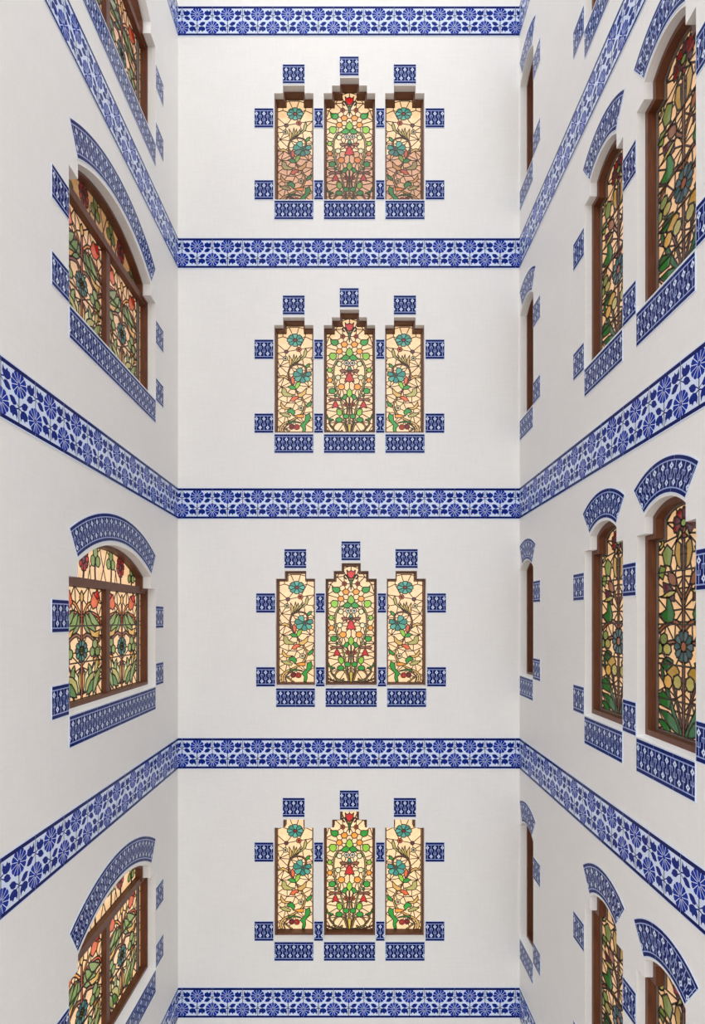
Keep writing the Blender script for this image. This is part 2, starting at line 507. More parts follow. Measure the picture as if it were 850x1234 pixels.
def centre_design():
    d = Design(); xc = 280
    def half():
        d.ribbon([(268, 1105), (235, 980), (222, 880), (190, 760), (150, 650), (132, 540), (140, 450), (170, 395), (215, 380)], 13, OLIVE)
        d.ribbon([(275, 1108), (245, 1000), (262, 860), (240, 770)], 9, TAN)
        d.ribbon([(262, 1110), (225, 1010), (170, 1000), (130, 1050), (165, 1105), (215, 1080)], 11, TAN)
        d.ribbon([(225, 1108), (140, 1075), (92, 1010), (112, 985)], 10, OLIVE)
        d.ribbon([(60, 1075), (105, 1095), (150, 1108)], 9, TAN)
        d.ribbon([(64, 925), (85, 965), (130, 978)], 14, GREEN)
        d.ribbon([(235, 120), (215, 95), (230, 80), (248, 100)], 7, TAN)
        d.ring(218, 165, 21, ORED, RED)
        d.blob(233, 243, 31, 28, ORANGE); d.blob(186, 310, 29, 28, ORANGE, rot=0.5)
        d.poly([(104, 194), (130, 198), (160, 196), (178, 212), (176, 240), (150, 256), (125, 250), (108, 226)], GREEN)
        d.poly([(90, 345), (110, 325), (150, 328), (162, 350), (152, 385), (128, 398), (98, 378)], LGREEN)
        d.poly([(200, 378), (240, 342), (272, 350), (280, 380), (262, 396), (225, 398)], GREEN)
        d.blob(186, 433, 25, 26, PALE); d.ring(253, 425, 24, WHITE, OLIVE)
        d.blob(96, 492, 23, 26, LGREEN, 6); d.blob(98, 590, 25, 26, ORANGE, 6)
        d.poly([(190, 494), (215, 484), (250, 494), (280, 500), (268, 512), (235, 510), (215, 524), (200, 512)], BROWN)
        d.poly([(232, 522), (262, 506), (270, 522), (252, 548)], PINK)
        d.blob(175, 565, 26, 26, PALE, 7); d.blob(205, 655, 33, 30, ORANGE, 8); d.blob(120, 695, 33, 30, GREEN, 7)
        d.poly([(208, 770), (225, 735), (250, 726), (262, 750), (240, 784)], GREEN)
        d.poly([(84, 780), (115, 764), (150, 770), (190, 764), (206, 782), (178, 792), (150, 784), (118, 794), (98, 796)], BROWN)
        d.poly([(150, 786), (168, 822), (184, 864), (150, 852), (118, 864), (130, 822)], RED)
        d.ring(250, 828, 23, ORED, DRED, 20)
        d.poly([(160, 880), (186, 868), (212, 890), (214, 920), (192, 942), (165, 922)], LGREEN)
        d.blob(248, 942, 30, 24, GREEN, 8); d.blob(184, 976, 34, 25, GREEN, 8)
        d.blob(150, 740, 12, 16, DGREEN, 6)
    d.mirror(half, xc)
    d.poly([(240, 32), (258, 50), (280, 36), (302, 50), (320, 32), (316, 72), (304, 100), (280, 116), (256, 100), (244, 72)], RED)
    d.poly([(250, 104), (280, 118), (310, 104), (296, 128), (264, 128)], TAN, pt=False)
    d.poly([(265, 128), (295, 128), (286, 180), (280, 222), (274, 180)], DGREEN)
    d.poly([(280, 272), (305, 300), (316, 330), (300, 350), (280, 362), (260, 350), (244, 330), (255, 300)], LGREEN)
    d.poly([(280, 450), (298, 480), (280, 496), (262, 480)], TEAL2)
    d.poly([(280, 512), (304, 548), (326, 606), (300, 600), (280, 612), (260, 600), (234, 606), (256, 548)], RED)
    d.poly([(280, 668), (302, 695), (306, 728), (280, 768), (254, 728), (258, 695)], LGREEN)
    d.poly([(276, 770), (284, 770), (286, 1108), (274, 1108)], TAN, pt=False)
    d.poly([(262, 1015), (298, 1015), (288, 1112), (272, 1112)], YEL, pt=False)
    ed = [(58, y) for y in (270, 350, 420, 500, 590, 660, 740, 820, 880, 940, 1020, 1112)] + [(502, y) for y in (270, 350, 420, 500, 590, 660, 740, 820, 880, 940, 1020, 1112)]
    ed += [(90, 170), (470, 170), (150, 100), (410, 100), (200, 20), (360, 20), (280, -8), (62, 172), (498, 172)]
    d.leads = web(d.pts + ed, 0.86)
    return d

def side_design():
    d = Design()
    d.ribbon([(118, 1108), (108, 1060), (135, 1015), (190, 985), (260, 950), (318, 900), (345, 835), (325, 770), (288, 728)], 22, TAN, 10)
    d.ribbon([(285, 730), (255, 670), (205, 590), (183, 510), (205, 440), (262, 412), (330, 425), (352, 470), (335, 510)], 12, BROWN, 12)
    d.ribbon([(180, 992), (240, 988), (300, 1000)], 16, GREEN, 8)
    d.ribbon([(150, 1106), (140, 1060), (190, 1010), (240, 1030)], 9, TAN)
    d.ribbon([(165, 1060), (190, 1090), (220, 1108)], 11, TAN)
    for i, (x, y) in enumerate(((188, 320), (235, 310), (262, 322), (300, 318))):
        d.leaf(195 + i * 10, 438 - i * 7, x, y, 26, [TAN, OLIVE, TAN, OLIVE][i], 14)
    d.poly([(350, 248), (362, 285), (350, 330), (318, 360), (262, 392), (240, 404), (290, 366), (325, 330), (332, 290)], OLIVE)
    d.flower(248, 168, 78, 64, 8, [TEAL2, TEAL], DRED, 0.24)
    d.ring(283, 262, 25, ORED, DRED, 23); d.blob(163, 285, 19, 18, PLUM); d.ring(153, 352, 23, PALE, BROWN)
    d.poly([(345, 435), (362, 412), (388, 402), (386, 432), (364, 448)], GREEN)
    for k, (t, rr) in enumerate(((-0.25, 84), (0.75, 86), (1.6, 84), (2.5, 92), (3.35, 96), (4.2, 90))):
        ux, uy, w = math.cos(t), math.sin(t) * 0.92, 0.44
        d.poly([(322, 522)] + [(322 + rr * q * math.cos(t + p * w), 522 + rr * q * 0.92 * math.sin(t + p * w)) for p, q in ((-1, 0.72), (-0.7, 0.96), (0, 1.0), (0.7, 0.96), (1, 0.72))], [TEAL, TEAL2][k % 2])
    d.ring(326, 520, 22, TEAL, RED)
    d.poly([(205, 555), (222, 532), (246, 566), (236, 618), (214, 600)], ORED)
    d.poly([(176, 636), (215, 620), (246, 634), (256, 664), (212, 664)], GREEN)
    d.poly([(246, 634), (262, 592), (302, 586), (288, 630), (262, 660)], LGREEN)
    d.poly([(124, 646), (160, 660), (168, 692), (210, 712), (244, 716), (200, 738), (140, 732), (118, 700)], OLIVE)
    d.poly([(356, 650), (352, 706), (310, 742), (276, 738), (270, 712), (318, 690)], TAN)
    d.poly([(198, 776), (222, 738), (262, 730), (288, 748), (250, 768), (232, 788)], ORED)
    d.poly([(112, 786), (128, 814), (158, 846), (212, 848), (172, 868), (126, 856), (106, 824)], TAN)
    d.poly([(165, 892), (186, 862), (222, 856), (248, 892), (232, 932), (206, 902)], GREEN)
    d.ring(303, 850, 26, PALE, ORED)
    d.poly([(352, 830), (378, 796), (408, 782), (402, 824), (362, 846)], GREEN)
    d.poly([(96, 905), (150, 896), (208, 925), (196, 945), (140, 934)], OLIVE)
    d.poly([(236, 930), (280, 916), (330, 914), (328, 950), (280, 948)], ORANGE)
    d.poly([(386, 902), (398, 950), (372, 996), (346, 1020), (350, 1066), (338, 1108), (314, 1102), (322, 1058), (296, 1024), (322, 998), (342, 976), (346, 926)], GREEN)
    d.ring(214, 1040, 25, DRED, RED); d.ring(264, 1042, 27, RED, ORED)
    d.poly([(80, 548), (130, 518), (176, 540), (186, 570), (138, 545)], TAN)
    ed = [(78, y) for y in (150, 210, 300, 360, 470, 540, 610, 690, 760, 830, 880, 960, 1040, 1112)] + [(420, y) for y in (170, 240, 330, 400, 465, 600, 660, 720, 860, 890, 960, 1060, 1112)]
    ed += [(130, 60), (190, 40), (285, 40), (350, 60), (345, 135), (130, 135), (100, 520), (110, 640), (250, 800), (170, 800), (380, 640), (400, 350), (100, 430)]
    d.leads = web(d.pts + ed, 0.9)
    return d

def casement_design():
    """x -1..1, y 0..1 (top to bottom), scaled by 100 x 130 to keep shapes round"""
    d = Design(); A, B = 37.0, 98.0
    def half():
        d.ribbon([(1, 26), (10, 16), (20, 12), (28, 7)], 2.6, ORANGE)
        d.ribbon([(1, 26), (14, 22), (30, 26), (36, 34)], 2.4, ORED)
        d.ribbon([(1, 45), (9, 42), (18, 45), (27, 50), (36, 44)], 3.0, BROWN)
        d.poly([(15, 14), (20, 4), (29, 3), (33, 9), (27, 17), (20, 19)], ORED)
        d.poly([(22, 5), (29, 1), (33, 8), (28, 10)], RED)
        d.leaf(4, 24, 16, 42, 9, SAGE, 2); d.leaf(6, 22, 27, 40, 9, MOSS, 3); d.leaf(12, 20, 34, 34, 8, SAGE, 3)
        d.poly([(12, 36), (24, 40), (33, 38), (30, 46), (18, 44)], TAN)
        d.blob(24, 51, 5.2, 4.6, SAGE, 7); d.blob(19, 58, 4.6, 4.6, MOSS, 7); d.blob(29, 58, 5, 4.6, SAGE, 7)
        d.ribbon([(24, 60), (22, 68), (12, 80), (2, 94)], 1.6, BROWN)
        d.poly([(20, 64), (30, 62), (34, 70), (26, 74)], ORANGE)
        d.leaf(12, 68, 18, 84, 8, SAGE); d.leaf(4, 94, 12, 72, 7, PALE, -1); d.leaf(2, 92, 3.5, 72, 5, TAN)
        d.leaf(6, 94, 24, 76, 9, OLIVE, -2); d.leaf(8, 96, 36, 84, 10, FERN, -3); d.leaf(20, 97, 36, 72, 8, SAGE, -2)
        d.leaf(24, 78, 30, 62, 6, OLIVE)
    d.mirror(half, 0)
    d.poly([(-1.3, 6), (1.3, 6), (1.3, 98), (-1.3, 98)], ORED, pt=False)
    d.leaf(0, 14, 0, 3, 7, TAN)
    d.flower(0, 56, 10.5, 9.5, 10, [TEAL, DTEAL], SAGE, 0.45)
    d.ring(0, 56, 3.2, MOSS, YEL)
    d.pts += [(0, 30), (0, 70)]
    ed = [(s * 37.5, y) for s in (-1, 1) for y in (0, 14, 26, 44, 56, 66, 80, 98)] + [(s * x, y) for s in (-1, 1) for x in (12, 26) for y in (-1, 99)]
    d.leads = web(d.pts + ed, 0.9)
    for y in (34, 66): d.leads.append([(-40, y), (40, y)]); d.bars.append(y)
    return d

def fan_design():
    d = Design()     # x -78..78 about the middle, y downwards from the springing of the glass (0 = bottom, negative up)
    def half():
        d.flower(37, -14, 8.5, 9.5, 10, [DRED, RED], PLUM, 0.4)
        for cx, cy, r in ((15.5, -16, 4.6), (63, -7, 3.8)):
            d.blob(cx, cy - 5, r, r + 0.8, SAGE, 7); d.blob(cx - 4.6, cy + 2, r, r, MOSS, 7); d.blob(cx + 4.6, cy + 2, r, r, SAGE, 7)
            d.ribbon([(cx, cy), (cx + 1, cy + 9), (cx, 3)], 1.5, ORED)
        d.ribbon([(37, -5), (38, 3)], 1.6, ORED)
        d.leads += [[(0, -37), (7, -24)], [(7, -24), (0, -9)], [(7, -24), (12, -21)], [(0, -9), (6, 3)], [(8, -46), (7, -24)], [(15, -21), (19, -34)], [(19, -34), (12, -46)], [(19, -34), (28, -44)],
                    [(20, -14), (26, -8)], [(26, -8), (29, -14)], [(26, -8), (24, 3)], [(26, -8), (30, 3)], [(30, -20), (26, -28)], [(26, -28), (19, -34)], [(37, -24), (37, -42)], [(44, -20), (50, -24)], [(50, -24), (48, -38)],
                    [(50, -24), (60, -14)], [(46, -12), (52, -5)], [(52, -5), (58, -6)], [(52, -5), (48, 3)], [(66, -12), (68, -22)], [(68, -6), (76, -2)]]
    d.mirror(half, 0)
    d.leads += [[(0, -37), (0, -50)]]
    return d

def strip_design():
    d = Design()
    y = 6
    for k, h in enumerate((9, 14, 7, 12, 10, 15, 8, 13)):
        d.leads.append([(-8, y), (8, y + 2 * (-1) ** k)]); y += h
    d.poly([(-0.8, 0), (0.8, 0), (0.8, 98), (-0.8, 98)], OLIVE, pt=False)
    return d

def lancet_design():
    """right wall lights; x about the stem, y downwards from the crown of the glass, about 62 x 178 units"""
    d = Design()
    def half():
        d.ribbon([(1, 112), (10, 106), (20, 108), (26, 112)], 3.0, BROWN)
        d.ribbon([(1, 96), (9, 90), (20, 92), (29, 98)], 3.4, BROWN)
        d.ribbon([(1, 72), (7, 64), (10, 56), (16, 52)], 2.8, BROWN)
        d.ribbon([(2, 178), (12, 160), (20, 142), (25, 128), (20, 120), (12, 122)], 4.4, DGREEN, 2.4)
        d.ribbon([(2, 172), (8, 150), (13, 138)], 2.0, BROWN)
        d.poly([(3, 30), (8, 26), (10, 36), (7, 46), (2, 50), (3, 40)], OCHRE)
        d.poly([(12, 34), (19, 28), (25, 34), (22, 44), (15, 46)], SAGE); d.poly([(20, 46), (27, 44), (30, 52), (24, 56)], MOSS)
        d.leaf(8, 62, 18, 50, 9, BROWN); d.leaf(10, 74, 24, 58, 10, PLUM); d.leaf(8, 66, 26, 70, 5, OLIVE)
        d.poly([(10, 84), (15, 72), (19, 70), (20, 80), (28, 84), (20, 91), (12, 90)], LEAFG)
        d.blob(23, 104, 5, 5, SAGE, 7); d.blob(19, 112, 5.4, 5, OLIVE, 7); d.blob(28, 112, 4, 5, SAGE, 6)
        d.blob(12, 130, 7.5, 6.6, OCHRE, 8); d.blob(7, 137, 5.2, 6, OLIVE, 7); d.blob(18, 138, 5.4, 6, TAN, 7)
        d.poly([(12, 124), (22, 120), (26, 126), (20, 130)], DGREEN)
        d.poly([(14, 152), (24, 146), (30, 150), (27, 158), (16, 160)], LEAFG)
        d.leaf(4, 178, 28, 162, 10, DGREEN, -2); d.leaf(14, 178, 30, 170, 7, LEAFG)
        d.ribbon([(30, 20), (24, 26), (28, 30)], 3, OLIVE)
    d.mirror(half, 0)
    d.poly([(-1.3, 20), (1.3, 20), (1.3, 178), (-1.3, 178)], BROWN, pt=False)
    d.flower(0, 14, 12, 12, 9, [DRED, PLUM], MOSS, 0.28)
    d.poly([(-1, 22), (-8, 28), (-4, 18)], OLIVE); d.poly([(1, 22), (8, 28), (4, 18)], OLIVE)
    d.flower(0, 109, 10.5, 12.5, 10, [SLATE, DTEAL], BROWN, 0.34)
    d.pts += [(0, 30), (0, 55), (0, 80), (0, 145), (0, 160)]
    ed = [(s * 31, y) for s in (-1, 1) for y in (22, 34, 48, 58, 70, 84, 97, 108, 120, 132, 148, 160, 178)] + [(s * x, y) for s in (-1, 1) for x, y in ((10, 0), (20, 10), (16, 180))]
    d.leads = web(d.pts + ed, 0.9)
    for y in (50, 92, 124, 152): d.leads.append([(-34, y), (34, y)]); d.bars.append(y)
    return d

def glaze(design, T, outline, w_came):
    """cut the glass: returns [(pane mesh, colour, centre x, centre z)], came mesh. T maps design points to (x, z)"""
    V, E, tagE = [], [], []
    def ring(P, lead, closed=True):
        b = len(V); V.extend(Vector(p) for p in P); n = len(P)
        for i in range(n if closed else n - 1):
            E.append((b + i, b + (i + 1) % n)); tagE.append(lead)
    ring(outline, 2)
    M = []
    for P, c in design.m:
        q = [T(*p) for p in P]
        M.append((q, c, min(p[0] for p in q), max(p[0] for p in q), min(p[1] for p in q), max(p[1] for p in q))); ring(q, 0)
    for L in design.leads: ring([T(*p) for p in L], 1, False)
    vo, eo, fo, _, oe, _ = delaunay_2d_cdt(V, E, [], 0, 1e-3, True)
    lead = {}
    for e, o in zip(eo, oe):
        k = (min(e), max(e)); lead[k] = any(i < len(tagE) and tagE[i] for i in o)
    tris = []
    for f in fo:
        cx = sum(vo[i][0] for i in f) / 3; cy = sum(vo[i][1] for i in f) / 3
        if not inpoly(cx, cy, outline): continue
        mid = -1
        for k in range(len(M) - 1, -1, -1):
            q = M[k]
            if q[2] <= cx <= q[3] and q[4] <= cy <= q[5] and inpoly(cx, cy, q[0]): mid = k; break
        tris.append((tuple(f), mid))
    emap = {}
    for ti, (f, m) in enumerate(tris):
        for i in range(3):
            k = (min(f[i], f[(i + 1) % 3]), max(f[i], f[(i + 1) % 3])); emap.setdefault(k, []).append(ti)
    par = list(range(len(tris)))
    def find(a):
        while par[a] != a: par[a] = par[par[a]]; a = par[a]
        return a
    for k, ts in emap.items():
        if len(ts) == 2:
            a, b = ts
            if tris[a][1] == tris[b][1] and (tris[a][1] >= 0 or not lead.get(k, False)): par[find(a)] = find(b)
    # slivers join their neighbour across the longest edge
    def tarea(t):
        f = tris[t][0]; return abs(area2([vo[i] for i in f]))
    for _ in range(2):
        ar = {}
        for t in range(len(tris)): ar[find(t)] = ar.get(find(t), 0) + tarea(t)
        best = {}
        for k, ts in emap.items():
            if len(ts) == 2:
                a, b = find(ts[0]), find(ts[1])
                if a == b: continue
                L = (vo[k[0]] - vo[k[1]]).length
                for x, y in ((a, b), (b, a)):
                    if ar[x] < 1.6 and L > best.get(x, (0, 0))[0]: best[x] = (L, y)
        for x, (L, y) in best.items():
            if find(x) != find(y): par[find(x)] = find(y)
    regs = {}
    for t in range(len(tris)): regs.setdefault(find(t), []).append(t)
    panes = []
    for r, ts in regs.items():
        if sum(tarea(t) for t in ts) < 0.15: continue
        ids = {}
        for t in ts: ids[tris[t][1]] = ids.get(tris[t][1], 0) + tarea(t)
        m = max(ids, key=ids.get)
        col = M[m][1] if m >= 0 else None
        fs = []
        for t in ts:
            f = tris[t][0]; fs.append(f if area2([vo[i] for i in f]) > 0 else f[::-1])
        ed = {(f[i], f[(i + 1) % 3]) for f in fs for i in range(3)}
        bd = [e for e in ed if (e[1], e[0]) not in ed]
        us = sorted({i for f in fs for i in f})
        cx = sum(vo[i][0] for i in us) / len(us); cz = sum(vo[i][1] for i in us) / len(us)
        re = {u: k for k, u in enumerate(us)}
        verts = [(vo[u][0] - cx, 0, vo[u][1] - cz) for u in us] + [(vo[u][0] - cx, 0.4, vo[u][1] - cz) for u in us]
        n = len(us)
        faces = [tuple(re[i] for i in f) for f in fs] + [tuple(re[i] + n for i in f[::-1]) for f in fs] + [(re[b], re[a], re[a] + n, re[b] + n) for a, b in bd]
        panes.append((mesh('pane', verts, faces, M_GLASS), col, cx, cz))
    # came
    cv, cf = [], []
    for k, ts in emap.items():
        if len(ts) == 2 and find(ts[0]) == find(ts[1]): continue
        a, b = vo[k[0]], vo[k[1]]; dx, dy = b[0] - a[0], b[1] - a[1]; q = math.hypot(dx, dy)
        if q < 1e-4: continue
        w = w_came / 2; ux, uy = dx / q, dy / q; nx, ny = -uy * w, ux * w; ex, ey = ux * w * 0.5, uy * w * 0.5
        b0 = len(cv)
        for (p, sg) in ((a, -1), (b, 1)):
            for s2, yy in ((1, 0.0), (0.6, -0.32), (-0.6, -0.32), (-1, 0.0)):
                cv.append((p[0] + nx * s2 + ex * sg, yy, p[1] + ny * s2 + ey * sg))
        for i in range(3): cf.append((b0 + i, b0 + i + 1, b0 + i + 5, b0 + i + 4))
    # support bars across the light
    xs = [p[0] for p in outline]
    for y in design.bars:
        z = T(0, y)[1]; x0, x1 = min(xs), max(xs); b0 = len(cv)
        for x in (x0, x1):
            for dz, yy in ((0.55, 0), (0.55, -0.8), (-0.55, -0.8), (-0.55, 0)): cv.append((x, yy, z + dz))
        for i in range(3): cf.append((b0 + i, b0 + i + 1, b0 + i + 5, b0 + i + 4))
    return panes, mesh('lead_came', cv, cf, M_LEAD)

BACKLIGHT = 0.55
def put_glass(kit, wall, a, b, depth, label, group, light, zs=1.0, tint=(1, 1, 1), fn=None):
    """place one leaded panel; light = how strongly the room behind lights it; fn(z) scales it by height"""
    t = thing('stained_glass', wall, a, b, label, 'stained glass', group)
    t.scale = (1, 1, zs)
    panes, came = kit
    rnd = random.Random(hash(label) & 0xffff if False else len(label) * 31 + int(abs(a) * 7 + abs(b)))
    for me, col, cx, cz in panes:
        c = col or CREAM
        v = 1 + (rnd.random() - 0.5) * (0.10 if col is None else 0.22)
        L = light; tt = tint
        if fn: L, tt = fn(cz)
        L *= BACKLIGHT
        c = lin(*c)
        link('pane', me, t, (cx, depth, cz), (min(1, c[0] * tt[0] * v), min(1, c[1] * tt[1] * v), min(1, c[2] * tt[2] * v), L))
    o = link('lead_came', came, t, (0, depth, 0)); o['kind'] = 'stuff'
    return t

# ------------------------------------------------------------------ window outlines (local: x about the middle, z above the opening's bottom)
HC = 150.0
def stepped(ws, H, st=9.4):
    """ws: half widths, widest first; the top of the last is H"""
    n = len(ws); P = [(-ws[0], 0), (ws[0], 0)]
    for i, w in enumerate(ws):
        z = H - (n - 1 - i) * st
        P.append((w, z))
        if i < n - 1: P.append((ws[i + 1], z))
    for i in range(n - 1, -1, -1):
        z = H - (n - 1 - i) * st
        P.append((-ws[i], z))
        if i > 0: P.append((-ws[i], H - (n - i) * st))
    return P
def arched(w, zs, wa, bc, R, n=14, sh=True):
    """half width w up to the shoulder zs, then an arch of half width wa on centre height bc, radius R"""
    P = [(-w, 0), (w, 0), (w, zs)]
    th = math.asin(wa / R)
    if sh: P.append((wa, zs))
    P += [(R * math.sin(th * (1 - 2 * k / n)), bc + R * math.cos(th * (1 - 2 * k / n))) for k in range(n + 1)]
    if sh: P.append((-wa, zs))
    P.append((-w, zs))
    return P
OUT_SIDE = stepped([23.6, 13.0], HC - 9.4)
OUT_SIDE_HC = HC - 9.4
OUT_CENTRE = stepped([31.0, 21.1, 11.5], HC)
OUT_LEFT = arched(90.8, 104.0, 77.0, -9.4, 147.0, 22)
OUT_LANCET = arched(34.2, 142.0, 24.0, 124.1, 38.0, 14)
OUT_FAR = arched(24.6, 123.0, 24.5, 100.5, 35.2, 12, sh=False)

def ring_mesh(name, P, dz, y0, y1, m, bottom=None):
    ds = [dz] * len(P)
    if bottom is not None: ds[0] = bottom
    return plate(name, P, [inset(P, ds)], y0, y1, m), inset(P, ds)

def wedge(name, x0, x1, depth, rise, m):
    v = [(x0, -0.5, 0), (x1, -0.5, 0), (x1, depth, 0), (x0, depth, 0), (x0, -0.5, 0.5), (x1, -0.5, 0.5), (x1, depth, rise), (x0, depth, rise)]
    f = [(0, 1, 5, 4), (4, 5, 6, 7), (2, 3, 7, 6), (0, 3, 2, 1), (0, 4, 7, 3), (1, 2, 6, 5)]
    return mesh(name, v, f, m)

GD_END, GD_LEFT, GD_RIGHT = 17.0, 15.0, 13.0
FR, IN = {}, {}
FR['side'], IN['side'] = ring_mesh('frame', OUT_SIDE, 2.0, 8, 18.5, M_WOOD, 4.7)
FR['centre'], IN['centre'] = ring_mesh('frame', OUT_CENTRE, 2.4, 8, 18.5, M_WOOD, 4.7)
FR['left'], IN['left'] = ring_mesh('frame', OUT_LEFT, 2.6, 8, 17.5, M_WOOD, 5.5)
FR['lancet'], IN['lancet'] = ring_mesh('frame', OUT_LANCET, 3.6, 6, 15.5, M_WOOD, 6.0)
FR['far'], IN['far'] = ring_mesh('frame', OUT_FAR, 3.0, 8, 16.5, M_WOOD, 5.0)
EDG = {}
EDG['lancet'] = ring_mesh('edging', IN['lancet'], 1.2, 11.8, 13.2, M_METAL)
GL = inset(IN['lancet'], 1.0)

# --- glass kits
SC4 = 0.9747
zb4 = 4.7
def T_centre(cx, cy):
    h = (746.5 - (975 + cy / 7.71)) / SC4                 # height units in the lowest storey
    x = (385 + cx / 7.71 - 426) / SC4 + 4.6
    return x, (h + 387.5) * HC / 156.0
def T_side(cx, cy, s=1):
    h = (746.5 - (980 + cy / 7.97)) / SC4
    x = (325 + cx / 7.97 - 426) / SC4 + 71.6
    return s * x, (h + 387.5) * HC / 156.0
CD, SD = centre_design(), side_design()
KIT = {}
KIT['centre'] = glaze(CD, T_centre, IN['centre'], 1.1)
KIT['side_l'] = glaze(SD, lambda x, y: T_side(x, y), IN['side'], 1.0)
KIT['side_r'] = glaze(SD, lambda x, y: T_side(x, y, -1), IN['side'], 1.0)
CAS = casement_design()
LT0, LT1 = 98.5, 105.5       # transom
cas_out = [(-36.9, 0), (36.9, 0), (36.9, LT0 - 5.5), (-36.9, LT0 - 5.5)]
KIT['casement'] = glaze(CAS, lambda x, y: (x, (LT0 - 5.5) * (1 - y / 98.0)), cas_out, 1.3)
strip_out = [(-4.2, 0), (4.2, 0), (4.2, LT0 - 5.5), (-4.2, LT0 - 5.5)]
KIT['strip'] = glaze(strip_design(), lambda x, y: (x, (LT0 - 5.5) * (1 - y / 98.0)), strip_out, 0.9)
fan_out = [p for p in inset(OUT_LEFT, 2.6) if p[1] > LT1 + 1.5 or False]
fan_out = [(-74.4, LT1)] + [(74.4, LT1)] + fan_out
fan_out = [(x, z - LT1) for x, z in fan_out]
KIT['fan'] = glaze(fan_design(), lambda x, y: (x, 1.5 - y * 1.12), fan_out, 1.1)
LAN = lancet_design()
topz = max(p[1] for p in GL)
KIT['lancet'] = glaze(LAN, lambda x, y: (x, 7 + (topz - 7) * (1 - y / 178.0)), GL, 1.4)
topf = max(p[1] for p in IN['far'])
KIT['far'] = glaze(LAN, lambda x, y: (x * 0.72, 5 + (topf - 5) * (1 - y / 178.0)), IN['far'], 0.9)

# ------------------------------------------------------------------ storeys
STOREY = ['top storey', 'second storey down', 'third storey down', 'lowest storey']
ROW_END = [dict(x=0.0, top=93.8, bot=241.4, pt=(77.6, 68.1), up=130.4, lo=217.0, sill=241.6),
           dict(x=0.0, top=373.0, bot=522.0, pt=(355.9, 347.0), up=409.0, lo=498.0, sill=523.0),
           dict(x=2.0, top=678.4, bot=828.7, pt=(661.3, 652.0), up=714.6, lo=803.5, sill=829.0),
           dict(x=0.0, top=978.0, bot=1134.0, pt=(961.0, 952.0), up=1014.6, lo=1109.8, sill=1134.6)]
LIGHT_END = [1.0, 1.0, 1.05, 1.12]
NAMES = ['left', 'centre', 'right']
CX = {'left': 354.2 - 426, 'centre': 421.4 - 426, 'right': 488.0 - 426}

holes = {'end': [], 'left': [], 'right': []}
jobs = []      # windows to build once the walls stand
for r, q in enumerate(ROW_END):
    H = q['bot'] - q['top']; zs = H / HC; b = 746.5 - q['bot']
    for nm in NAMES:
        a = CX[nm] + q['x']
        P = OUT_CENTRE if nm == 'centre' else OUT_SIDE
        holes['end'].append([(x + a, z * zs + b) for x, z in P])
        jobs.append(('end', r, nm, a, b, zs))
LEFT_OFF = [579.0, 305.5, 0.0, -302.0]
LEFT_C = 506.4
for r, off in enumerate(LEFT_OFF):
    holes['left'].append([(x + LEFT_C, z - 71.5 + off) for x, z in OUT_LEFT])
    jobs.append(('left', r, 'left', LEFT_C, -71.5 + off, 1.0))
RIGHT_OFF = [592.0, 299.5, 0.0, -305.5]
FAR_OFF = [581.0, 305.5, 0.0, -306.0]
R_NEAR, R_MID, R_FAR = -361.3, -449.9, -647.6
for r in range(4):
    for nm, c in (('nearer', R_NEAR), ('middle', R_MID)):
        b = -83.0 + RIGHT_OFF[r]
        if nm == 'nearer' and r == 0: continue
        holes['right'].append([(x + c, z + b) for x, z in OUT_LANCET])
        jobs.append(('right', r, nm, c, b, 1.0))
    ex = 10 if r == 3 else 0
    b = -67.0 + FAR_OFF[r] - ex; zs = (135.7 + ex) / 135.7
    holes['right'].append([(x + R_FAR, z * zs + b) for x, z in OUT_FAR])
    jobs.append(('right', r, 'far', R_FAR, b, zs))

# ------------------------------------------------------------------ the shell
TH = 26.0
def wall(name, w, a0, a1, label):
    P = [(a0, H_BOT), (a1, H_BOT), (a1, H_TOP), (a0, H_TOP)]
    me = plate(name, P, holes[w], 0, TH, M_PLASTER)
    o = link(name, me)
    o.location, o.rotation_euler = at(w, 0, 0)
    tag(o, label, 'wall', None, 'structure')
    return o
wall('wall_back', 'end', XL, XR, 'white plastered end wall facing the camera with twelve stepped windows')
wall('wall_left', 'left', Y_NEAR, D + TH, 'white plastered left wall with wide arched windows')
wall('wall_right', 'right', -D - TH, -Y_NEAR, 'white plastered right wall with narrow arched windows')
fl = link('floor', mesh('floor', [(XL - TH, Y_NEAR, H_BOT), (XR + TH, Y_NEAR, H_BOT), (XR + TH, D + TH, H_BOT), (XL - TH, D + TH, H_BOT),
                                  (XL - TH, Y_NEAR, H_BOT - 10), (XR + TH, Y_NEAR, H_BOT - 10), (XR + TH, D + TH, H_BOT - 10), (XL - TH, D + TH, H_BOT - 10)],
                        [(0, 1, 2, 3), (7, 6, 5, 4), (0, 4, 5, 1), (1, 5, 6, 2), (2, 6, 7, 3), (3, 7, 4, 0)], M_FLOOR))
fl.location = (0, 0, EYE); tag(fl, 'pale stone courtyard floor', 'floor', None, 'structure')

# ------------------------------------------------------------------ windows
sill_cache = {}
def structure_window(n, wall, a, b, zs, kindname, label, half, depth, rise):
    t = bpy.data.objects.new('window_%d' % n, None); C.objects.link(t); t.empty_display_size = 0.1
    t.location, t.rotation_euler = at(wall, a, b); t.scale = (1, 1, zs)
    tag(t, label, 'window', None, 'structure')
    link('frame', FR[kindname], t)
    k = (half, depth, rise)
    if k not in sill_cache: sill_cache[k] = wedge('sill', -half, half, depth, rise, M_SILL)
    link('sill', sill_cache[k], t)
    return t

